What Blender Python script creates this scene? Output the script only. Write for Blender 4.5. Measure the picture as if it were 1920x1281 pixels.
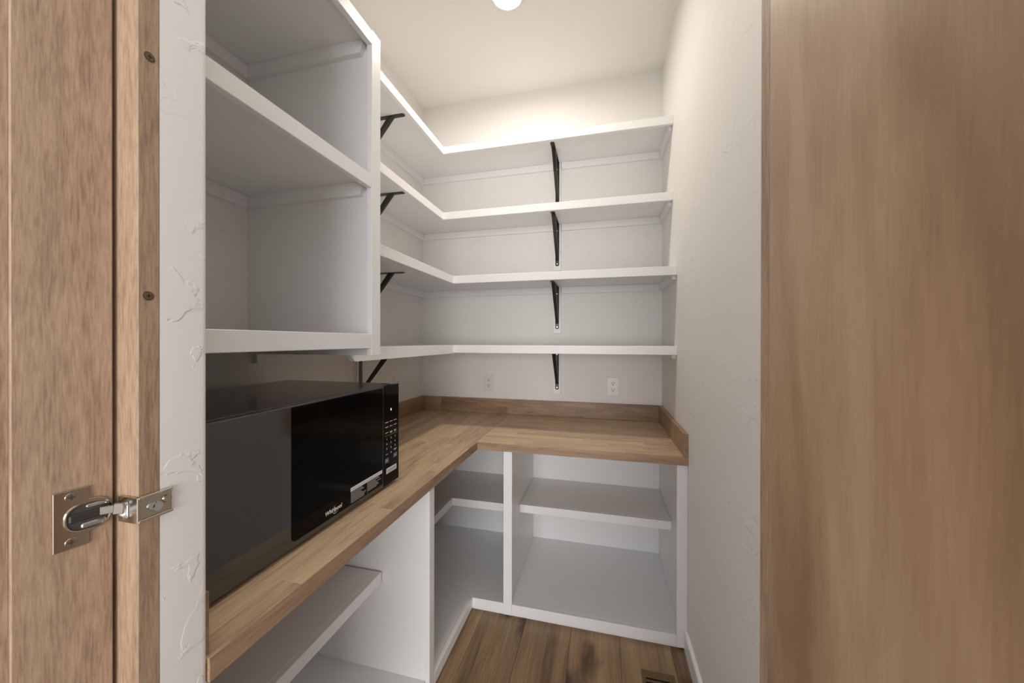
import bpy, bmesh, math, random
from mathutils import Vector, Matrix
random.seed(7)
for o in list(bpy.data.objects):
    bpy.data.objects.remove(o)
S = bpy.context.scene
C = S.collection
EYE = 1.3432                      # lens height above the floor; z values below are relative to the lens

# ------------------------------------------------------------------ camera
yaw, pit, rol = (math.radians(v) for v in (14.02097, -0.12421, 0.08768))
fw = Vector((-math.sin(yaw)*math.cos(pit), math.cos(yaw)*math.cos(pit), math.sin(pit)))
rt = Vector((math.cos(yaw), math.sin(yaw), 0)); up = rt.cross(fw)
r2 = rt*math.cos(rol)+up*math.sin(rol); u2 = up*math.cos(rol)-rt*math.sin(rol)
cam = bpy.data.cameras.new('camera'); cam.sensor_width = 36; cam.lens = 676.404/1920*36
cam.clip_start = .01
co = bpy.data.objects.new('camera', cam); C.objects.link(co)
co.matrix_world = Matrix(((r2.x, u2.x, -fw.x, 0), (r2.y, u2.y, -fw.y, 0), (r2.z, u2.z, -fw.z, EYE), (0, 0, 0, 1)))
S.camera = co

# ------------------------------------------------------------------ light and exposure
w = bpy.data.worlds.new('kitchen_daylight'); S.world = w; w.use_nodes = True
bg = w.node_tree.nodes['Background']; bg.inputs[0].default_value = (.95, .965, 1.0, 1); bg.inputs[1].default_value = 1.05
LAMP = 205.0
wl = bpy.data.lights.new('kitchen_fill', 'AREA'); wl.shape = 'RECTANGLE'; wl.size = 4.0; wl.size_y = 2.2
wl.energy = 245; wl.color = (1.0, .985, .975)
wo = bpy.data.objects.new('kitchen_fill', wl); C.objects.link(wo)      # unseen fill light, added behind the camera to brighten the pantry
wo.location = (.8, -6.0, 1.35); wo.rotation_euler = (math.radians(90), 0, 0)
S.view_settings.view_transform = 'Standard'; S.view_settings.look = 'None'
S.view_settings.exposure = 0.32; S.view_settings.gamma = 1.0; S.view_settings.use_curve_mapping = False

# ------------------------------------------------------------------ materials
def L(h):                         # sRGB hex -> linear
    c = [int(h[i:i+2], 16)/255 for i in (0, 2, 4)]
    return tuple(((x+.055)/1.055)**2.4 if x > .04045 else x/12.92 for x in c)+(1,)
def new_mat(name):
    m = bpy.data.materials.new(name); m.use_nodes = True
    return m, m.node_tree, m.node_tree.nodes['Principled BSDF']
def plain(name, col, rough=.5, metal=0., ior=None, bump=0, bscale=60, var=0):
    m, t, b = new_mat(name)
    b.inputs['Base Color'].default_value = col if len(col) == 4 else col+(1,)
    b.inputs['Roughness'].default_value = rough; b.inputs['Metallic'].default_value = metal
    if ior: b.inputs['IOR'].default_value = ior
    tc = t.nodes.new('ShaderNodeTexCoord')
    n = t.nodes.new('ShaderNodeTexNoise'); n.inputs['Scale'].default_value = bscale; n.inputs['Detail'].default_value = 3
    t.links.new(tc.outputs['Object'], n.inputs['Vector'])
    if bump:
        bp = t.nodes.new('ShaderNodeBump'); bp.inputs['Strength'].default_value = bump; bp.inputs['Distance'].default_value = .002
        t.links.new(n.outputs['Fac'], bp.inputs['Height']); t.links.new(bp.outputs[0], b.inputs['Normal'])
    if var:                       # slight unevenness of gloss
        mr = t.nodes.new('ShaderNodeMapRange'); mr.inputs[3].default_value = max(.02, rough-var); mr.inputs[4].default_value = rough+var
        t.links.new(n.outputs['Fac'], mr.inputs[0]); t.links.new(mr.outputs[0], b.inputs['Roughness'])
    return m
def drywall(name, col, strength):
    """skip-trowel plaster: smooth wall with scattered low ridges"""
    m, t, b = new_mat(name); N, K = t.nodes, t.links
    b.inputs['Base Color'].default_value = col; b.inputs['Roughness'].default_value = .62
    tc = N.new('ShaderNodeTexCoord')
    n1 = N.new('ShaderNodeTexNoise'); n1.inputs['Scale'].default_value = 15; n1.inputs['Detail'].default_value = 5; n1.inputs['Distortion'].default_value = .6
    K.new(tc.outputs['Object'], n1.inputs['Vector'])
    r = N.new('ShaderNodeValToRGB'); e = r.color_ramp.elements
    e[0].position = .56; e[0].color = (0, 0, 0, 1); e[1].position = .585; e[1].color = (1, 1, 1, 1)
    K.new(n1.outputs['Fac'], r.inputs[0])
    n2 = N.new('ShaderNodeTexNoise'); n2.inputs['Scale'].default_value = 5; n2.inputs['Detail'].default_value = 1
    K.new(tc.outputs['Object'], n2.inputs['Vector'])
    mr = N.new('ShaderNodeMapRange'); mr.inputs[1].default_value = .43; mr.inputs[2].default_value = .56
    K.new(n2.outputs['Fac'], mr.inputs[0])
    mu = N.new('ShaderNodeMath'); mu.operation = 'MULTIPLY'
    K.new(r.outputs[0], mu.inputs[0]); K.new(mr.outputs[0], mu.inputs[1])
    bp = N.new('ShaderNodeBump'); bp.inputs['Strength'].default_value = strength; bp.inputs['Distance'].default_value = .0016
    K.new(mu.outputs[0], bp.inputs['Height']); K.new(bp.outputs[0], b.inputs['Normal'])
    return m
def wood(name, cols, axis, fine=260, along=9, broad=22, balong=2.0, rough=.42, bump=.15, mixf=.5, rnd=0., knots=None, contrast=(.30, .70)):
    """cols: dark, mid, light; grain runs along local axis; rnd: tone change from piece to piece"""
    m, t, b = new_mat(name); N, K = t.nodes, t.links
    tc = N.new('ShaderNodeTexCoord'); oi = N.new('ShaderNodeObjectInfo')
    sc = N.new('ShaderNodeVectorMath'); sc.operation = 'SCALE'; sc.inputs[0].default_value = (31, 17, 23)
    K.new(oi.outputs['Random'], sc.inputs['Scale'])
    ad = N.new('ShaderNodeVectorMath'); ad.operation = 'ADD'
    K.new(tc.outputs['Object'], ad.inputs[0]); K.new(sc.outputs[0], ad.inputs[1])
    def noise(across, al, det, dist):
        v = [across]*3; v['XYZ'.index(axis)] = al
        mp = N.new('ShaderNodeMapping'); mp.inputs['Scale'].default_value = v; K.new(ad.outputs[0], mp.inputs[0])
        n = N.new('ShaderNodeTexNoise'); n.inputs['Scale'].default_value = 1; n.inputs['Detail'].default_value = det
        n.inputs['Distortion'].default_value = dist; K.new(mp.outputs[0], n.inputs['Vector']); return n
    a = noise(broad, balong, 3, .6); f = noise(fine, along, 4, .25)
    mx = N.new('ShaderNodeMix'); mx.inputs[0].default_value = mixf
    K.new(a.outputs['Fac'], mx.inputs[2]); K.new(f.outputs['Fac'], mx.inputs[3])
    src = mx.outputs[0]
    if rnd:
        mr = N.new('ShaderNodeMapRange'); mr.inputs[3].default_value = -rnd; mr.inputs[4].default_value = rnd
        K.new(oi.outputs['Random'], mr.inputs[0])
        s = N.new('ShaderNodeMath'); s.operation = 'ADD'; K.new(src, s.inputs[0]); K.new(mr.outputs[0], s.inputs[1]); src = s.outputs[0]
    r = N.new('ShaderNodeValToRGB'); e = r.color_ramp.elements
    e[0].position = contrast[0]; e[0].color = cols[0]; e[1].position = contrast[1]; e[1].color = cols[2]
    q = e.new(.5); q.color = cols[1]
    K.new(src, r.inputs[0]); colo = r.outputs[0]
    if knots:
        v = [4.2]*3; v['XYZ'.index(axis)] = 1.7
        mp = N.new('ShaderNodeMapping'); mp.inputs['Scale'].default_value = v; K.new(ad.outputs[0], mp.inputs[0])
        ds = noise(30, 12, 3, 0)
        vm = N.new('ShaderNodeVectorMath'); vm.operation = 'MULTIPLY_ADD'; vm.inputs[1].default_value = (.22,)*3
        K.new(ds.outputs['Color'], vm.inputs[0]); K.new(mp.outputs[0], vm.inputs[2])
        vo = N.new('ShaderNodeTexVoronoi'); vo.inputs['Scale'].default_value = 1.3; K.new(vm.outputs[0], vo.inputs['Vector'])
        kr = N.new('ShaderNodeMapRange'); kr.inputs[1].default_value = .10; kr.inputs[2].default_value = .30; kr.inputs[3].default_value = .85; kr.inputs[4].default_value = 0
        K.new(vo.outputs['Distance'], kr.inputs[0])
        km = N.new('ShaderNodeMix'); km.data_type = 'RGBA'; km.inputs[7].default_value = knots
        K.new(kr.outputs[0], km.inputs[0]); K.new(colo, km.inputs[6]); colo = km.outputs[2]
    K.new(colo, b.inputs['Base Color']); b.inputs['Roughness'].default_value = rough
    if bump:
        bp = N.new('ShaderNodeBump'); bp.inputs['Strength'].default_value = bump; bp.inputs['Distance'].default_value = .0008
        K.new(f.outputs['Fac'], bp.inputs['Height']); K.new(bp.outputs[0], b.inputs['Normal'])
    return m
def emit(name, col, s):
    m, t, b = new_mat(name)
    b.inputs['Base Color'].default_value = (.8, .8, .8, 1)
    b.inputs['Emission Color'].default_value = col; b.inputs['Emission Strength'].default_value = s
    return m

M = {}
M['wall'] = drywall('wall_paint', (.86, .838, .805, 1), .55)
M['ceiling'] = plain('ceiling_paint', (.86, .838, .805, 1), .8, bump=.05, bscale=90)
M['white'] = plain('cabinet_paint', (.875, .867, .862, 1), .38, bump=.02, bscale=150, var=.06)
M['oakdoor'] = wood('oak_door', (L('8b705a'), L('a68a71'), L('b59a80')), 'Z', fine=420, along=36, broad=70, balong=9, mixf=.58, bump=.3, rough=.55, contrast=(.34, .66))
M['oakslab'] = wood('oak_slab', (L('87684b'), L('a08060'), L('b29474')), 'Z', fine=420, along=40, broad=17, balong=3.2, mixf=.18, bump=.05, rough=.45, contrast=(.34, .66))
M['stave_y'] = wood('butcher_block_y', (L('a98d73'), L('cdb18f'), L('e0c5a2')), 'Y', fine=260, along=14, broad=40, balong=4, mixf=.45, rnd=.10, bump=.06, rough=.36, contrast=(.30, .72))
M['stave_x'] = wood('butcher_block_x', (L('a98d73'), L('cdb18f'), L('e0c5a2')), 'X', fine=260, along=14, broad=40, balong=4, mixf=.45, rnd=.10, bump=.06, rough=.36, contrast=(.30, .72))
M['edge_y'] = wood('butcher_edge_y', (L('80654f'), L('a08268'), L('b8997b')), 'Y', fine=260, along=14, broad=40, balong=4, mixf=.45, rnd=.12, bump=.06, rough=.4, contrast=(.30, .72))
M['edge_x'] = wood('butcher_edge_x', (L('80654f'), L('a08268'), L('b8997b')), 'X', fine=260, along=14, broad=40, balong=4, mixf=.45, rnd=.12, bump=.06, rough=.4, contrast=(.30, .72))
M['plank'] = wood('floor_plank', (L('5f4a37'), L('8e7357'), L('a98e6f')), 'Y', fine=120, along=5, broad=13, balong=1.3, mixf=.36, rnd=.05, bump=.15, rough=.45, knots=L('3a2818'), contrast=(.30, .70))
M['floor'] = wood('floor_board', (L('5f4a37'), L('8e7357'), L('a98e6f')), 'Y', fine=150, along=5, broad=26, balong=1.6, rough=.42)
M['nickel'] = plain('nickel', (.56, .49, .40, 1), .2, 1., bump=.02)
M['zinc'] = plain('zinc_screw', (.72, .74, .76, 1), .25, 1.)
M['steel_dark'] = plain('hinge_recess', (.06, .055, .05, 1), .4)
M['blackmetal'] = plain('black_bracket', (.018, .016, .014, 1), .32, bump=.05, bscale=400)
M['blackbody'] = plain('microwave_shell', (.022, .022, .025, 1), .15, ior=2.0, bump=.01, bscale=300)
M['blackdoor'] = plain('microwave_door_glass', (.026, .026, .025, 1), .10, ior=1.95)
M['blackpane'] = plain('microwave_window_glass', (.002, .002, .002, 1), .05, ior=1.22)
M['blackgap'] = plain('dark_gap', (.004, .004, .004, 1), .8)
M['plate'] = plain('outlet_plastic', (.82, .81, .80, 1), .3)
M['slot'] = plain('outlet_slot', (.02, .02, .02, 1), .6)
M['print'] = plain('white_print', (.80, .80, .80, 1), .5)
M['ink'] = plain('sticker_ink', (.05, .05, .05, 1), .6)
M['led'] = emit('clock_led', (.55, .75, 1, 1), 4)
M['bronze'] = plain('register_bronze', L('6d5638'), .4, .2)
M['lamp'] = emit('lamp_glass', (1.0, .915, .81, 1), LAMP)

# ------------------------------------------------------------------ helpers
WO = {}                           # world origin of each object (translation frames only)
def link(name, me, parent=None, org=Vector((0, 0, 0))):
    o = bpy.data.objects.new(name, me); C.objects.link(o)
    base = WO[parent.name] if parent else Vector((0, 0, 0))
    o.parent = parent; o.location = Vector(org)-base; WO[o.name] = Vector(org)
    return o
def thing(name, org, label=None, cat=None, group=None, kind=None, z=None):
    o = link(name, None, None, Vector(org)); o.empty_display_size = .05
    return tag(o, label, cat, group, kind)
def tag(o, label=None, cat=None, group=None, kind=None):
    if label: o['label'] = label
    if cat: o['category'] = cat
    if group: o['group'] = group
    if kind: o['kind'] = kind
    return o
def obj(name, bm, mat, parent=None, shift=True, smooth=False):
    """bm in lens-relative coordinates (z=0 at lens height) unless shift is False"""
    if shift: bmesh.ops.translate(bm, vec=(0, 0, EYE), verts=bm.verts)
    lo = Vector([min(v.co[i] for v in bm.verts) for i in range(3)]); hi = Vector([max(v.co[i] for v in bm.verts) for i in range(3)])
    org = (lo+hi)/2
    bmesh.ops.translate(bm, vec=-org, verts=bm.verts)
    bmesh.ops.recalc_face_normals(bm, faces=bm.faces)
    me = bpy.data.meshes.new(name); bm.to_mesh(me); bm.free()
    if smooth:
        for p in me.polygons: p.use_smooth = True
        try: me.set_sharp_from_angle(angle=math.radians(40))
        except Exception: pass
    me.materials.append(M[mat] if isinstance(mat, str) else mat)
    return link(name, me, parent, org)
def badd(bm, x0, x1, y0, y1, z0, z1, bev=0., seg=1):
    r = bmesh.ops.create_cube(bm, size=1)
    for v in r['verts']:
        v.co = Vector(((x0+x1)/2+v.co.x*(x1-x0), (y0+y1)/2+v.co.y*(y1-y0), (z0+z1)/2+v.co.z*(z1-z0)))
    if bev:
        es = list({e for v in r['verts'] for e in v.link_edges})
        bmesh.ops.bevel(bm, geom=es, offset=bev, segments=seg, affect='EDGES', profile=.5)
    return bm
def box(name, b, mat, parent=None, bev=.001, shift=True, seg=1):
    return obj(name, badd(bmesh.new(), *b, bev=bev, seg=seg), mat, parent, shift)
def prism(pts, axis, a, b, bev=0):
    """extrude a polygon; axis = extrusion axis, pts in the other two axes in xyz order"""
    bm = bmesh.new(); i = 'XYZ'.index(axis)
    def mk(p, t):
        l = list(p); l.insert(i, t); return bm.verts.new(l)
    A = [mk(p, a) for p in pts]; B = [mk(p, b) for p in pts]; n = len(pts)
    bm.faces.new(A); bm.faces.new(B[::-1])
    for k in range(n): bm.faces.new((A[k], B[k], B[(k+1) % n], A[(k+1) % n]))
    if bev:
        bmesh.ops.recalc_face_normals(bm, faces=bm.faces)
        bmesh.ops.bevel(bm, geom=list(bm.edges), offset=bev, segments=1, affect='EDGES')
    return bm
def cyl(bm, c, axis, r, h, n=20, r_top=None):
    q = {'X': Matrix.Rotation(math.pi/2, 4, 'Y'), 'Y': Matrix.Rotation(-math.pi/2, 4, 'X'), 'Z': Matrix()}[axis]
    bmesh.ops.create_cone(bm, cap_ends=True, segments=n, radius1=r, radius2=r if r_top is None else r_top, depth=h, matrix=Matrix.Translation(c) @ q)
    return bm
def lathe(bm, c, prof, n=40):
    """profile (radius, z) around a vertical axis"""
    rings = []
    for r, z in prof:
        rings.append([bm.verts.new((c[0]+r*math.cos(2*math.pi*k/n), c[1]+r*math.sin(2*math.pi*k/n), c[2]+z)) for k in range(n)] if r > 1e-6 else [bm.verts.new((c[0], c[1], c[2]+z))])
    for a, b in zip(rings, rings[1:]):
        for k in range(n):
            f = [a[k % len(a)], a[(k+1) % len(a)], b[(k+1) % len(b)], b[k % len(b)]]
            u = []
            for v in f:
                if v not in u: u.append(v)
            if len(u) > 2: bm.faces.new(u)
    return bm
def text_bm(body, size, mtx, extr=.0001, shear=0., bold=0.):
    cu = bpy.data.curves.new('lettering', 'FONT'); cu.body = body; cu.size = size; cu.extrude = extr; cu.shear = shear; cu.offset = bold
    cu.align_x = 'CENTER'; cu.align_y = 'CENTER'; cu.resolution_u = 3
    t = bpy.data.objects.new('lettering', cu); C.objects.link(t)
    dg = bpy.context.evaluated_depsgraph_get(); me = bpy.data.meshes.new_from_object(t.evaluated_get(dg))
    bpy.data.objects.remove(t)
    bm = bmesh.new(); bm.from_mesh(me); bmesh.ops.transform(bm, matrix=mtx, verts=bm.verts)
    return bm
FACE_X = Matrix(((0, 0, 1, 0), (1, 0, 0, 0), (0, 1, 0, 0), (0, 0, 0, 1)))    # lettering on a face looking towards +X

# ------------------------------------------------------------------ room
XL, XR, YB, H, FL = -1.2732, .3612, 2.3978, 1.6871, -EYE
Y0, Y1 = .3685, .4325             # thickness of the short front wall
XO, XP = -.597, .1383             # sides of the door opening
TOP = 1.25                        # head of the opening
fl = tag(box('floor', (-1.6, 1.2, -1.6, YB+.1, FL-.12, FL-.008), 'floor', bev=0), kind='structure')
for i in range(-4, 6):            # planks run towards the back wall
    xa, xb = -.3524+i*.2155, -.3524+(i+1)*.2155
    cuts = [-1.0, -.1+.37*((i*5) % 4)/2, .85+.31*((i*3) % 5)/3, YB]
    for a, b in zip(cuts, cuts[1:]):
        lo, hi = max(xa, -1.3), min(xb, 1.1)
        box('plank', (lo+.0004, hi-.0004, a+.0004, b-.0004, FL-.008, FL), 'plank', fl, bev=.0009)
tag(box('ceiling', (XL-.1, XR+.1, Y0, YB+.1, H, H+.1), 'ceiling', bev=0), kind='structure')
tag(box('wall_left', (XL-.1, XL, Y0, YB+.1, FL, H), 'wall', bev=0), kind='structure')
tag(box('wall_right', (XR, XR+.1, Y0, YB+.1, FL, H), 'wall', bev=0), kind='structure')
tag(box('wall_back', (XL, XR, YB, YB+.1, FL, H), 'wall', bev=0), kind='structure')
def stub(bm, x0, x1, side):       # end of the front wall with a rounded plaster corner towards the pantry
    R, k = .009, 6; s = 1 if side > 0 else -1
    e = x1 if s > 0 else x0; o = x0 if s > 0 else x1
    pts = [(o, Y0), (e, Y0)]+[(e-s*R+s*R*math.cos(a), Y1-R+R*math.sin(a)) for a in [math.pi/2*j/k for j in range(k+1)]]+[(o, Y1)]
    p = prism(pts, 'Z', FL, H); me = bpy.data.meshes.new('t'); p.to_mesh(me); p.free(); bm.from_mesh(me)
bm = bmesh.new(); stub(bm, XL, XO-.0003, 1); stub(bm, .1680, XR, -1); badd(bm, XO, XP, Y0, Y1, TOP, H)
tag(obj('wall_front', bm, 'wall', smooth=True), kind='structure')
bm = prism([(XR-.013, FL), (XR, FL), (XR, -1.2586), (XR-.009, -1.2586), (XR-.013, -1.264)], 'Y', Y1, 1.6968)
# prism on Y takes (x, z) pairs
tag(obj('baseboard_right', bm, 'white'), kind='structure')

# face frame round the opening
YS0 = .3435
t1 = tag(box('trim_1', (XO-.075, XO, YS0, Y0-.0002, FL, TOP+.07), 'oakdoor', bev=.0012), kind='structure')
t1['label'] = 'oak face frame post with two screw heads beside the open door on the left'
for k, (y, z) in enumerate(((.3565, .3844), (.3551, .06))):
    bm = cyl(bmesh.new(), (XO+.0002, y, z), 'X', .0062, .0008, 20)
    s = obj('screw_hole', bm, M['steel_dark'], t1)
    bm = cyl(bmesh.new(), (XO+.0006, y, z), 'X', .0046, .0010, 18)
    s = obj('screw', bm, 'bronze', t1)
    bm = badd(bmesh.new(), XO+.001, XO+.0014, y-.0028, y+.0028, z-.0006, z+.0006); badd(bm, XO+.001, XO+.0014, y-.0006, y+.0006, z-.0028, z+.0028)
    obj('screw_slot', bm, 'slot', s)
t2 = tag(box('trim_2', (XP, XP+.075, YS0+.002, Y0+.0012, FL, TOP+.07), 'oakdoor', bev=.001), kind='structure')
t2['label'] = 'narrow oak face frame post at the end of the plain right wall'
t3 = tag(box('trim_3', (XO+.0003, XP-.0003, YS0, Y0-.0002, TOP, TOP+.07), 'oakdoor', bev=.001), kind='structure')

# ------------------------------------------------------------------ left door, open 101 degrees (local x along the door, local y out of its inner face)
e1 = Vector((-.19, -.9818, 0)).normalized()
d1 = bpy.data.objects.new('door_1', None); C.objects.link(d1); d1.location = (-.6340, .3385, 0); d1.rotation_euler = (0, 0, math.atan2(e1.y, e1.x)); WO['door_1'] = Vector((0, 0, 0))
tag(d1, 'oak shaker door standing open on the left, inner side with a steel hinge', None, None, 'structure')
DZ0, DZ1, DW, ST = .02, EYE+TOP+.02, .37, .0820
box('door_stile', (0, ST, -.021, 0, DZ0, DZ1), 'oakdoor', d1, .0012, False)
box('door_stile', (DW-ST, DW, -.021, 0, DZ0, DZ1), 'oakdoor', d1, .0012, False)
box('door_rail', (ST+.0002, DW-ST-.0002, -.021, 0, DZ0, DZ0+.09), 'oakdoor', d1, .0012, False)
box('door_rail', (ST+.0002, DW-ST-.0002, -.021, 0, DZ1-.09, DZ1), 'oakdoor', d1, .0012, False)
box('door_panel', (ST+.0002, DW-ST-.0002, -.014, -.005, DZ0+.09, DZ1-.09), 'oakdoor', d1, 0, False)
HZ = EYE-.2230
# hinge: winged cup plate on the door
def outline(z0):
    pts = [(.0520, -.0365), (.0222, -.0365), (.0222, -.0205)]
    for k in range(0, 13):        # nose of the cup towards the hinge side of the door
        a = -math.pi/2+math.pi*k/12
        pts.append((.0195-.0185*math.cos(a), .0205*math.sin(a)))
    pts += [(.0222, .0205), (.0222, .0365), (.0520, .0365)]
    return [(p, q+z0) for p, q in pts]
hp = obj('hinge', prism(outline(HZ), 'Y', 0, .0030, .0006), 'nickel', d1, False)
hp['label'] = 'nickel concealed hinge joining the open door to the face frame'
bm = bmesh.new()                  # cup mouth, rim and the two pressed cheeks
pts = [(.0435-.0, 0)]
mouth = []
for k in range(28):
    a = 2*math.pi*k/28; c, s = math.cos(a), math.sin(a)
    mouth.append((.0235+.0185*(abs(c)**.7)*(1 if c > 0 else -1), HZ-.0005+.0160*(abs(s)**.8)*(1 if s > 0 else -1)))
obj('cup_recess', prism(mouth, 'Y', .0018, .0033), 'steel_dark', hp, False)
bm = bmesh.new(); n = len(mouth); cx, cz = .0235, HZ-.0005
rings = [[bm.verts.new((cx+(x-cx)*k, y, cz+(z-cz)*k)) for x, z in mouth] for k, y in ((1.0, .0030), (1.0, .0050), (1.07, .0054), (1.12, .0030))]
for a, b in zip(rings, rings[1:]):
    for k in range(n): bm.faces.new((a[k], a[(k+1) % n], b[(k+1) % n], b[k]))
obj('cup_rim', bm, 'nickel', hp, False, True)
bm = bmesh.new(); badd(bm, .0080, .040, .0032, .0062, HZ-.0045, HZ+.0055, .0015)
obj('damper', bm, plain('damper_plastic', (.035, .032, .032, 1), .35), hp, False)
bm = bmesh.new(); badd(bm, .008, .030, .0032, .0058, HZ-.0145, HZ-.0080, .0016); badd(bm, .006, .026, .0032, .0052, HZ+.0100, HZ+.0145, .0016)
obj('cup_cheek', bm, 'zinc', hp, False)
for sz in (-.028, .028):
    bm = cyl(bmesh.new(), (.0375, .0034, HZ+sz), 'Y', .0056, .0014, 24, .0050)
    sc = obj('hinge_screw', bm, 'nickel', hp, False, True)
    bm = bmesh.new(); badd(bm, .0341, .0409, .0041, .0043, HZ+sz-.0008, HZ+sz+.0008); badd(bm, .0367, .0383, .0041, .0043, HZ+sz-.0032, HZ+sz+.0032)
    obj('hinge_screw_slot', bm, 'steel_dark', hp, False)
# the arm and the mounting bracket on the face frame, in door coordinates
inv = (Matrix.Translation(d1.location) @ Matrix.Rotation(d1.rotation_euler.z, 4, 'Z')).inverted()
def to_door(bm):
    bmesh.ops.transform(bm, matrix=inv, verts=bm.verts); return bm
ZM = -.2245                       # bracket height relative to the lens
def hbox(bm, *b, bev=.0006): badd(bm, b[0], b[1], b[2], b[3], b[4]+EYE, b[5]+EYE, bev); return bm
bm = bmesh.new()
P0, P1 = Vector((-.6170, .3235, EYE-.2165)), Vector((-.6180, .3405, EYE-.2220))
def bar(bm, a, b, wid, thk):
    d = (b-a); l = d.length; zq = d.normalized(); xq = Vector((0, 0, 1)); yq = zq.cross(xq).normalized(); xq = yq.cross(zq)
    m = Matrix(((xq.x, yq.x, zq.x, 0), (xq.y, yq.y, zq.y, 0), (xq.z, yq.z, zq.z, 0), (0, 0, 0, 1)))
    r = bmesh.ops.create_cube(bm, size=1, matrix=Matrix.Translation((a+b)/2) @ m @ Matrix.Diagonal((wid, thk, l, 1)))
    bmesh.ops.bevel(bm, geom=list({e for v in r['verts'] for e in v.link_edges}), offset=min(wid, thk)*.18, segments=1, affect='EDGES')
bar(bm, Vector((-.6315, .3240, EYE-.2215)), Vector((-.6210, .3345, EYE-.2215)), .0105, .0040)
bar(bm, Vector((-.6225, .3330, EYE-.2215)), Vector((-.6140, .3400, EYE-.2225)), .0150, .0055)
obj('hinge_arm', to_door(bm), plain('hinge_arm_steel', (.20, .175, .15, 1), .45, 1.), hp, False)
bm = bmesh.new()                  # channel on the edge of the post, wrapped round its front
hbox(bm, -.597, -.5925, .3405, .3800, -.2420, -.2080)
hbox(bm, -.5925, -.5895, .3405, .3800, -.2105, -.2080); hbox(bm, -.5925, -.5895, .3405, .3800, -.2420, -.2385)
hbox(bm, -.6260, -.5905, .3392, .3432, -.2420, -.2080)
obj('mounting_bracket', to_door(bm), 'nickel', hp, False)
bm = bmesh.new(); hbox(bm, -.6235, -.6060, .3375, .3393, -.2345, -.2155, bev=.0008)
cyl(bm, (-.6085, .3372, EYE-.2160), 'Y', .0028, .003, 14); cyl(bm, (-.6085, .3372, EYE-.2335), 'Y', .0028, .003, 14)
obj('pivot_block', to_door(bm), 'zinc', hp, False)
for y, z, r, mt in ((.3735, -.2215, .0058, 'nickel'), (.3545, -.2245, .0044, 'zinc'), (.3620, -.2275, .0070, 'zinc')):
    bm = cyl(bmesh.new(), (-.5913, y, z+EYE), 'X', r, .0030, 20, r*.85); sc = obj('bracket_screw', to_door(bm), mt, hp, False, True)

# ------------------------------------------------------------------ right door: flat slab, open square to the front
d2 = thing('door_2', (.1430, .3385, EYE+FL), 'flat oak slab door standing open close on the right', None, None, 'structure')
box('door_slab', (.1326, .1530, -.03, .3385, FL+.02, TOP+.02), 'oakslab', d2, .0012)
box('edge_band', (.1328, .1528, .3386, .3396, FL+.02, TOP+.02), 'oakdoor', d2, 0)

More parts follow.
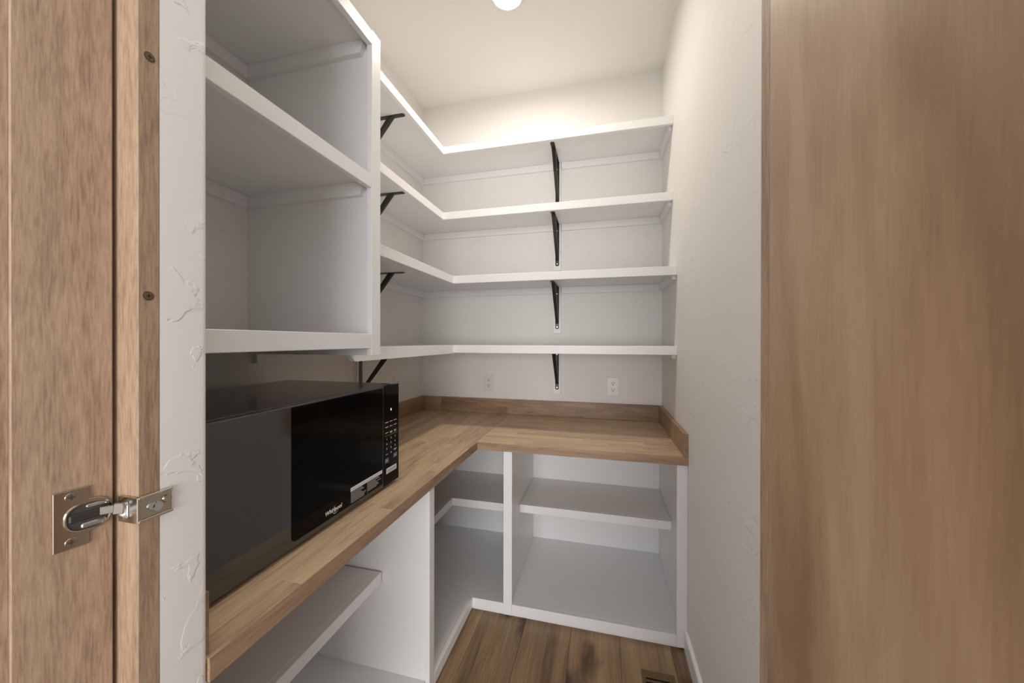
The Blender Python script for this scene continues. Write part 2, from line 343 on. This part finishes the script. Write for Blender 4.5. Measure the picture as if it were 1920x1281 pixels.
# ------------------------------------------------------------------ wall shelves, L-shaped round the back left corner
XS1, XS3, YS1, YS3, NT = -.947, -.8312, 2.05, 1.935, .0444
YP = 1.0795                       # outer side of the wall cabinet
ord_ = ('topmost', 'second from top', 'third from top', 'lowest')
for i, (zt, xs, ys) in enumerate(((1.1907, XS1, YS1), (.7879, XS1, YS1), (.3731, XS3, YS3), (-.0258, XS3, YS3))):
    zb = zt-.019
    lab = ['topmost white L-shaped shelf, just below the ceiling, in the back corner',
           'second highest white L-shaped shelf in the back corner',
           'third white L-shaped shelf from the ceiling, deeper than those above it',
           'lowest white L-shaped wall shelf, right above the two back wall outlets'][i]
    s = thing('corner_shelf', (XL+.1, YB-.1, zb+EYE), lab, 'shelf', 'L-shaped wall shelves')
    pts = [(XL, YP), (xs-.0191, YP), (xs-.0191, ys+.0191), (XR, ys+.0191), (XR, YB), (XL, YB)]
    obj('shelf_board', prism(pts, 'Z', zb, zt), 'white', s)
    if i < 3: box('nosing', (xs-.019, xs, YP, ys, zt-NT, zt), 'white', s, .0015)
    else:
        pn = [(YP+.001, zt), (YP+.001, -.0503), (1.0570, -.0503), (1.0830, zt-NT-.003), (ys, zt-NT-.003), (ys, zt)]
        obj('nosing', prism(pn, 'X', xs-.019, xs), 'white', s)
    box('nosing', (xs-.019, XR, ys, ys+.019, zt-NT, zt), 'white', s, .0015)
    cz = zb-.043
    for a, b in ((YP, 1.6545), (1.7055, YB)): box('cleat', (XL, XL+.019, a, b, cz, zb-.0002), 'white', s)
    # the back cleat is broken by the backing strip of the bracket
    for a, b in ((XL+.0192, -.3155), (-.2605, XR-.0192)): box('cleat', (a, b, YB-.019, YB, cz, zb-.0002), 'white', s)
    box('cleat', (XR-.019, XR, ys+.03, YB, cz, zb-.0002), 'white', s)
    # brackets: built along +y from the wall, then turned
    for side in ('back', 'left'):
        where = 'under the %s shelf' % ('topmost', 'second highest', 'third', 'lowest')[i]
        lab = 'black steel bracket %s on the %s wall' % (where, side)
        if side == 'back': org = Vector((-.288, YB, 0)); ang = 0
        else: org = Vector((XL, 1.680, 0)); ang = math.pi/2
        T = Matrix.Translation(org) @ Matrix.Rotation(ang, 4, 'Z')      # local -y points away from the wall
        br = thing('shelf_bracket', (org.x, org.y, zb+EYE), lab, 'bracket', 'black shelf brackets')
        def bp(name, bm, mat='blackmetal', smooth=False, parent=br):
            bmesh.ops.transform(bm, matrix=T, verts=bm.verts); return obj(name, bm, mat, parent, True, smooth)
        AL, LG, W2, G = .262, .277, .0122, .0165      # arm, leg, half width, strip thickness
        bp('backing_strip', badd(bmesh.new(), -.025, .025, -G+.0003, 0, zb-LG-.029, zb-.0004, .001), 'white')
        def strip(n, horiz):                           # a strip with a rounded end
            bm = bmesh.new()
            ln = AL if horiz else LG
            pr = [(-W2, 0), (W2, 0)]+[(W2*math.cos(a), ln-W2*.8+W2*.8*math.sin(a)) for a in [math.pi*k/8 for k in range(9)]]
            if horiz: bm = prism([(x, -G-y) for x, y in pr], 'Z', zb-.0036, zb-.0006)
            else:
                bm = prism([(x, zb-.0006-y) for x, y in pr], 'Y', -G-.003, -G)
            return bm
        bp('arm', strip('arm', True)); leg = bp('leg', strip('leg', False))
        # pressed brace: a shallow channel between arm and leg
        a, b = Vector((0, -G-.197, zb-.004)), Vector((0, -G-.003, zb-LG+.036))
        d = (b-a).normalized(); nrm = Vector((0, d.z, -d.y))
        if nrm.y > 0: nrm = -nrm
        bm = bmesh.new()
        sec = [(-.0112, 0), (-.0112, -.021), (-.0092, -.021), (-.0085, -.002), (-.003, -.002), (-.0018, .0008), (.0018, .0008), (.003, -.002), (.0085, -.002), (.0092, -.021), (.0112, -.021), (.0112, 0), (.004, 0), (.0025, .0028), (-.0025, .0028), (-.004, 0)]
        va = [bm.verts.new(a+Vector((x, 0, 0))+nrm*h) for x, h in sec]; vb = [bm.verts.new(b+Vector((x*.8, 0, 0))+nrm*h*.5) for x, h in sec]
        bm.faces.new(va); bm.faces.new(vb[::-1])
        for k in range(len(sec)): bm.faces.new((va[k], vb[k], vb[(k+1) % len(sec)], va[(k+1) % len(sec)]))
        bp('brace', bm)
        for zz in (zb-LG+.014, zb-.045): bp('screw', cyl(bmesh.new(), (0, -G-.0034, zz), 'Y', .0038, .0014, 14), 'zinc', True, leg)
        bp('screw', cyl(bmesh.new(), (0, -G-AL+.016, zb-.0042), 'Z', .0036, .0012, 14), 'blackmetal', True)

# ------------------------------------------------------------------ wall cabinet over the microwave
XU, YN = -.736, Y1+.001
uc = thing('wall_cabinet', ((XL+XU)/2, .75, EYE-.05), 'open white wall cabinet with three shelves above the microwave', 'cabinet')
box('end_panel', (XL, XU-.0195, 1.060, 1.079, -.050, 1.0195), 'white', uc)
box('end_panel', (XL, XU-.0195, YN, YN+.019, -.050, 1.0195), 'white', uc)
box('stile', (XU-.019, XU, 1.0405, 1.0888, -.050, 1.0238), 'white', uc, .0012)
box('stile', (XU-.019, XU, YN, YN+.045, -.050, 1.0238), 'white', uc, .0012)
for zt, nb in ((1.0194, .9746), (.5469, .5026), (.0218, -.0253)):
    sh = box('shelf', (XL, XU-.0195, YN+.0195, 1.0597, zt-.019, zt), 'white', uc)
    box('rail', (XU-.019, XU-.0003, YN+.0452, 1.0403, nb, zt), 'white', uc, .0012)
    if zt > .1:
        pc = [(XL+.0192, zt-.0192), (XU-.035, zt-.0192), (XU-.035, zt-.032), (XU-.047, zt-.0625), (XL+.0192, zt-.0625)]
        obj('cleat', prism(pc, 'Y', 1.041, 1.0598), 'white', uc)
        box('cleat', (XL, XL+.019, YN+.0195, 1.0598, zt-.0625, zt-.0192), 'white', uc)

# ------------------------------------------------------------------ base cabinets
XF, YF, ZD, ZR0, ZC = -.6241, 1.6971, -1.2825, -1.3285, -.5370
YK = 2.325                        # back of the base cabinets
def cab(name, org, label): return thing(name, org, label, 'cabinet', 'open white base cabinets under the worktop')
a = cab('base_cabinet', (-.9, .85, 0), 'open white base cabinet under the microwave with one recessed shelf')
box('divider', (XL, XF-.0195, 1.2370, 1.2555, FL, ZC-.0005), 'white', a)
box('end_panel', (XL, XF-.0195, Y1+.001, Y1+.020, FL, ZC-.0005), 'white', a)
box('stile', (XF-.019, XF, 1.2325, 1.2723, ZR0, ZC-.0005), 'white', a, .0012)
box('stile', (XF-.019, XF, Y1+.001, Y1+.022, ZR0, ZC-.0005), 'white', a, .0012)
box('deck', (XL, XF-.0195, Y1+.0205, 1.2368, ZD-.019, ZD), 'white', a)
box('bottom_rail', (XF-.019, XF, Y1+.0223, 1.2323, ZR0, ZD), 'white', a, .0012)
box('shelf', (XL, -.8435, Y1+.0205, 1.2275, -.9125, -.894), 'white', a)
box('shelf_nosing', (-.8433, -.8243, Y1+.0205, 1.2275, -.9340, -.894), 'white', a, .0012)
box('shelf_cleat', (XL, -.870, 1.2280, 1.2368, -.9560, -.9130), 'white', a)
box('toe_strip', (XF-.030, XF-.0105, Y1+.0205, 1.2368, FL, ZR0+.004), 'white', a)
b = cab('corner_base_cabinet', (-.85, 1.75, 0), 'open white corner base cabinet with an L-shaped shelf inside')
box('back_panel', (XL, -.4550, YK, YK+.012, FL, ZC-.0005), 'white', b)
obj('deck', prism([(XL, 1.2558), (XF-.0195, 1.2558), (XF-.0195, YF+.0195), (-.4552, YF+.0195), (-.4552, YK-.0002), (XL, YK-.0002)], 'Z', ZD-.019, ZD), 'white', b)
box('bottom_rail', (XF-.019, XF, 1.2725, YF, ZR0, ZD), 'white', b, .0012)
box('bottom_rail', (XF-.019, -.4655, YF, YF+.019, ZR0, ZD), 'white', b, .0012)
box('toe_strip', (XF-.029, XF-.0095, 1.2558, YF+.009, FL, ZR0+.004), 'white', b)
box('toe_strip', (XF-.0093, -.4552, YF+.0095, YF+.029, FL, ZR0+.004), 'white', b)
sx, sy = -.8241, 1.9060
obj('shelf', prism([(XL, 1.2558), (sx-.0192, 1.2558), (sx-.0192, sy+.0192), (-.4552, sy+.0192), (-.4552, YK-.0002), (XL, YK-.0002)], 'Z', -.9125, -.894), 'white', b)
box('shelf_nosing', (sx-.019, sx, 1.2558, sy, -.9370, -.894), 'white', b, .0012)
box('shelf_nosing', (sx-.019, -.4552, sy, sy+.019, -.9370, -.894), 'white', b, .0012)
box('shelf_cleat', (-.4660, -.4552, sy+.03, YK-.001, -.9560, -.9130), 'white', b)
c = cab('base_cabinet', (-.05, 1.95, 0), 'open white base cabinet against the right wall with one wide shelf')
box('divider', (-.4548, -.4360, YF+.0195, YK+.012, FL, ZC-.0005), 'white', c)
box('stile', (-.4653, -.4223, YF-.0025, YF+.019, ZR0-.006, ZC-.0005), 'white', c, .0012)
box('stile', (.3174, XR-.0003, YF-.0004, YF+.019, ZR0-.006, ZC-.0005), 'white', c, .0012)
box('end_panel', (.3360, .3550, YF+.0195, YK+.012, FL, ZC-.0005), 'white', c)
box('back_panel', (-.4358, .3358, YK, YK+.012, FL, ZC-.0005), 'white', c)
box('deck', (-.4358, .3358, YF+.0195, YK-.0002, ZD-.019, ZD), 'white', c)
box('bottom_rail', (-.4221, .3172, YF, YF+.019, ZR0, ZD), 'white', c, .0012)
box('toe_strip', (-.4358, .3358, YF+.0095, YF+.0192, FL, ZR0+.004), 'white', c)
box('shelf', (-.4350, .3350, 1.9392, YK-.0002, -.9125, -.894), 'white', c)
box('shelf_nosing', (-.4350, .3350, 1.9200, 1.9390, -.9370, -.894), 'white', c, .0012)
for x0, x1 in ((-.4358, -.4220), (.3222, .3358)): box('shelf_cleat', (x0, x1, 1.9420, YK-.001, -.9480, -.9130), 'white', c)

# ------------------------------------------------------------------ butcher block worktop and its upstands
XC, YC, CT, CB = -.5952, 1.6837, -.5, -.5368
wt = thing('worktop', (-.9, 1.9, EYE+CB), 'L-shaped butcher block worktop of glued oak staves', 'worktop')
def staves(parent, box6, run, rows, lens, mat, bev=.0005, rowax=None):
    """fill a box with rows of staves running along axis run; rows are stacked along rowax"""
    ax = 'xyz'.index(run); ra = 'xyz'.index(rowax)
    lo = [box6[0], box6[2], box6[4]]; hi = [box6[1], box6[3], box6[5]]
    rw = (hi[ra]-lo[ra])/rows
    for r in range(rows):
        p = lo[ax]; first = True
        while p < hi[ax]-1e-4:
            l = random.uniform(*lens)*(random.uniform(.3, 1) if first else 1); first = False
            q = p+l
            if hi[ax]-q < lens[0]*.5: q = hi[ax]
            A = lo[:]; B = hi[:]
            A[ra] = lo[ra]+r*rw; B[ra] = lo[ra]+(r+1)*rw; A[ax] = p; B[ax] = q
            box('stave', (A[0], B[0], A[1], B[1], A[2], B[2]), mat, parent, bev)
            p = q
staves(wt, (XL, XC-.0021, Y1+.0003, YB, CB, CT), 'y', 14, (.28, .62), 'stave_y', .00025, 'x')
staves(wt, (XC, XR, YC+.0021, YB, CB, CT), 'x', 15, (.25, .55), 'stave_x', .00025, 'y')
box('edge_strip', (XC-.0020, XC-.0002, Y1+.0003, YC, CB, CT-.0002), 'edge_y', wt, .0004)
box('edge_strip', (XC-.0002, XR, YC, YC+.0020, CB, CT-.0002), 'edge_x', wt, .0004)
box('joint_strip', (XC-.0019, XC-.0002, YC+.0021, YB, CB, CT-.0004), 'plate', wt, 0)
BT = -.4001
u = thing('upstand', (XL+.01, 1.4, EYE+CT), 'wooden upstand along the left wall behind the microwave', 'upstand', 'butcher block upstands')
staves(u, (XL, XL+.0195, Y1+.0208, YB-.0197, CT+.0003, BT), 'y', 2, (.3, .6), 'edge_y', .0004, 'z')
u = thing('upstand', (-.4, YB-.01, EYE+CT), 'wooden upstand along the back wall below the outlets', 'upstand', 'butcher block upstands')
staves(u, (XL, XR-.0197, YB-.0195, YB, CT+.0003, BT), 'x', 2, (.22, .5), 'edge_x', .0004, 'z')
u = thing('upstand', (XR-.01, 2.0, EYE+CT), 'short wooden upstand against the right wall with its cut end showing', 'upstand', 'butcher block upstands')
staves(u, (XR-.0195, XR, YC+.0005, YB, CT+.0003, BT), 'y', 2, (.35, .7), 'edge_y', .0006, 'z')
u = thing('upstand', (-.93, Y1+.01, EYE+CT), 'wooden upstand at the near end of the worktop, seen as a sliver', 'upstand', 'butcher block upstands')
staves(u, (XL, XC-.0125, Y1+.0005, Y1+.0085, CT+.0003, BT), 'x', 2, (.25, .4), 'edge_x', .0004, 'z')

# ------------------------------------------------------------------ microwave
mx, my0, my1, mt, mb = -.7050, .5000, 1.1539, -.1533, -.4895
mw = thing('microwave', (-.95, .83, EYE+CT), 'black countertop microwave with a glossy door on the worktop', 'microwave')
box('case', (-1.1828, mx-.0290, my0+.002, my1-.002, mb+.004, mt), 'blackbody', mw, .004, seg=2)
box('front_frame', (mx-.0275, mx-.0135, my0, my1, mb, mt-.001), 'blackbody', mw, .0015)
box('case_seam', (mx-.0292, mx-.0273, my0+.003, my1-.003, mb+.006, mt-.004), 'blackgap', mw, 0)
YD = 1.0630
dr = box('door', (mx-.0132, mx, my0, YD-.0006, mb, mt), 'blackdoor', mw, .0022, seg=2)
R, k = .014, 6
wy0, wy1, wz0, wz1 = .6931, YD-.006, mb+.0130, mt-.0045
pts = [(wy1, wz0), (wy1, wz1), (wy0, wz1)]+[(wy0+R-R*math.cos(q), wz0+R-R*math.sin(q)) for q in [math.pi/2*j/k for j in range(k+1)]]
obj('window', prism(pts, 'X', mx-.001, mx+.0004), 'blackpane', dr)
cp = box('control_panel', (mx-.0132, mx, YD+.0006, my1, mb, mt), 'blackpane', mw, .0018, seg=2)
for y in (my0+.05, my1-.05):
    for x in (mx-.05, -1.13): obj('foot', cyl(bmesh.new(), (x, y, (CT+mb)/2+.0015), 'Z', .014, mb-CT+.0025, 18), 'blackgap', mw)
def txt(body, size, y, z, x, name, par, mat='print', shear=0., bold=0.):
    return obj(name, text_bm(body, size, Matrix.Translation((x, y, z)) @ FACE_X, shear=shear, bold=bold), mat, par)
XT = mx+.0006
txt('Whirlpool', .0150, .8300, -.4590, XT, 'logo_lettering', dr, shear=.22, bold=.0003)
bm = bmesh.new(); n = 26; ring = []     # swoosh round the second half of the word
for q in range(n):
    th = math.radians(100+260*q/(n-1)); wv = .0011*math.sin(math.pi*q/(n-1))+.0001
    cy, cz = .8385+.0105*math.cos(th)-.0022*math.sin(th)*-1, -.4590+.0108*math.sin(th)
    ring.append((bm.verts.new((XT, cy, cz)), bm.verts.new((XT, cy+wv*math.cos(th), cz+wv*math.sin(th)))))
for p, q in zip(ring, ring[1:]): bm.faces.new((p[0], q[0], q[1], p[1]))
obj('logo_swoosh', bm, 'print', dr)
def bars(name, rects, mat, par, x):
    bm = bmesh.new()
    for y0, y1, z0, z1 in rects: badd(bm, x, x+.0001, y0, y1, z0, z1)
    return obj(name, bm, mat, par)
rd = random.Random(3)
st = bars('sticker', [(.8978, 1.0525, -.4385, -.4275)], 'print', dr, XT)
st['label'] = 'white printed notice strip on the microwave door'
bars('sticker_print', [(.9005+.0, 1.0495, -.4322, -.4316), (.9020, 1.0470, -.4352, -.4347)], 'ink', st, XT+.0002)
rows = []
for q in range(9):
    z = -.4410-q*.0037
    rows.append((.8990, .8990+rd.uniform(.045, .070), z-.0008, z))
    if q < 8: rows.append((.9760, .9760+rd.uniform(.040, .074), z-.0008, z))
rows.append((.9740, .9744, -.4740, -.4400))
bars('sticker_text', rows, 'print', dr, XT)
s2 = bars('sticker', [(1.0757, 1.1372, -.4510, -.4330)], 'print', cp, XT)
s2['label'] = 'small white sticker at the foot of the control panel'
bars('sticker_print', [(1.0800, 1.1320, -.4385, -.4375), (1.0840, 1.1300, -.4412, -.4402), (1.0800, 1.1330, -.4440, -.4428), (1.0800, 1.1330, -.4476, -.4462)], 'ink', s2, XT+.0002)
for z in (-.2345, -.2385): bars('clock_dot', [(1.1025, 1.1055, z-.0014, z+.0014)], 'led', cp, XT)
cols = (1.0790, 1.1040, 1.1290)
for r_, z in enumerate((-.2770, -.2930, -.3120)):
    for k_, y in enumerate(cols):
        wd = rd.uniform(.007, .0095); q = [(y-wd, y+wd, z-.0009, z+.0009)]
        if (r_, k_) in ((2, 1), (2, 2)): q.append((y-wd*.8, y+wd*.8, z-.0046, z-.0028))
        bars('key_word', q, 'print', cp, XT)
bars('rule', [(1.0680, 1.1480, -.3222, -.3219)], 'print', cp, XT)
for d_, (y, z) in zip('1234567890', [(y, z) for z in (-.3340, -.3505, -.3670) for y in cols]+[(1.1040, -.3845)]):
    txt(d_, .0088, y, z, XT, 'key_digit', cp, bold=.0001)
bars('key_word', [(1.0735, 1.0845, -.3855, -.3838)], 'print', cp, XT)
bars('key_word', [(1.1190, 1.1390, -.3790, -.3776), (1.1240, 1.1350, -.3822, -.3808)], 'print', cp, XT)
for y, z in ((1.0790, -.4060), (1.1290, -.4000)):
    f = .0095; g = .0068; t_ = .0006
    bars('key_box', [(y-f, y+f, z+g-t_, z+g), (y-f, y+f, z-g, z-g+t_), (y-f, y-f+t_, z-g, z+g), (y+f-t_, y+f, z-g, z+g),
                     (y-.006, y+.006, z+.0012, z+.0028), (y-.007, y+.007, z-.0030, z-.0014)], 'print', cp, XT)

# ------------------------------------------------------------------ outlets
def outlet(label, org, ang):
    o = thing('wall_outlet', (org[0], org[1], org[2]+EYE), label, 'outlet', 'white duplex outlets')
    T = Matrix.Translation(org) @ Matrix.Rotation(ang, 4, 'Z')           # local -y out of the wall
    def ad(name, bm, mat, par, sm=False):
        bmesh.ops.transform(bm, matrix=T, verts=bm.verts); return obj(name, bm, mat, par, True, sm)
    ad('cover_plate', badd(bmesh.new(), -.0368, .0368, -.0055, 0, -.0590, .0590, .002, 2), 'plate', o)
    ad('screw', cyl(bmesh.new(), (0, -.0057, 0), 'Y', .0032, .0012, 14), 'plate', o, True)
    for dz in (-.0205, .0205):
        pts = [(.0172*math.cos(q), max(-.0140, min(.0140, .0172*math.sin(q)))+dz) for q in [2*math.pi*k/32 for k in range(32)]]
        rc = ad('receptacle', prism(pts, 'Y', -.0078, -.0040), 'plate', o)
        ad('slot', badd(bmesh.new(), -.0078, -.0052, -.0084, -.0076, dz-.0008, dz+.0088), 'slot', rc)
        ad('slot', badd(bmesh.new(), .0052, .0076, -.0084, -.0076, dz, dz+.0082), 'slot', rc)
        ad('slot', cyl(bmesh.new(), (0, -.0080, dz-.0072), 'Y', .0031, .0009, 14), 'slot', rc)
outlet('white duplex outlet on the back wall left of the bracket', (-.7640, YB, -.2915), 0)
outlet('white duplex outlet on the back wall right of the bracket', (.0687, YB, -.2935), 0)
outlet('white outlet on the left wall half hidden behind the microwave', (XL, 2.0640, -.2890), math.pi/2)

# ------------------------------------------------------------------ ceiling lamp
lx, ly = -.4483, 1.6889
cl = thing('ceiling_lamp', (lx, ly, H+EYE), 'small round white disc lamp glowing on the ceiling', 'lamp')
obj('base', lathe(bmesh.new(), (lx, ly, H), [(0, 0), (.078, 0), (.078, -.008), (.0735, -.0225), (.0705, -.0240), (.0690, -.0225), (.0685, -.0180), (0, -.0170)]), 'plate', cl, True, True)
obj('diffuser', lathe(bmesh.new(), (lx, ly, H), [(.0683, -.0182), (.060, -.0200), (.040, -.0215), (.020, -.0222), (0, -.0224)]), 'lamp', cl, True, True)

# ------------------------------------------------------------------ floor register
rg = thing('floor_register', (.2200, 1.41, 0), 'bronze floor register set in the planks near the right wall', 'register')
vx0, vx1, vy0, vy1 = .1570, .2830, 1.2650, 1.5560
bm = bmesh.new()
for q in ((vx0, vx1, vy1-.032, vy1), (vx0, vx1, vy0, vy0+.032), (vx0, vx0+.014, vy0+.032, vy1-.032), (vx1-.022, vx1, vy0+.032, vy1-.032)):
    badd(bm, *q, FL, FL+.004, .0012)
obj('frame', bm, 'bronze', rg)
box('duct', (vx0+.014, vx1-.022, vy0+.032, vy1-.032, FL, FL+.0006), 'blackgap', rg, 0)
ns = 12; pit_ = (vy1-vy0-.064)/ns
for q in range(ns): box('slat', (vx0+.0142, vx1-.0222, vy0+.032+q*pit_, vy0+.032+q*pit_+pit_*.45, FL+.0006, FL+.0036), 'bronze', rg, .0006)
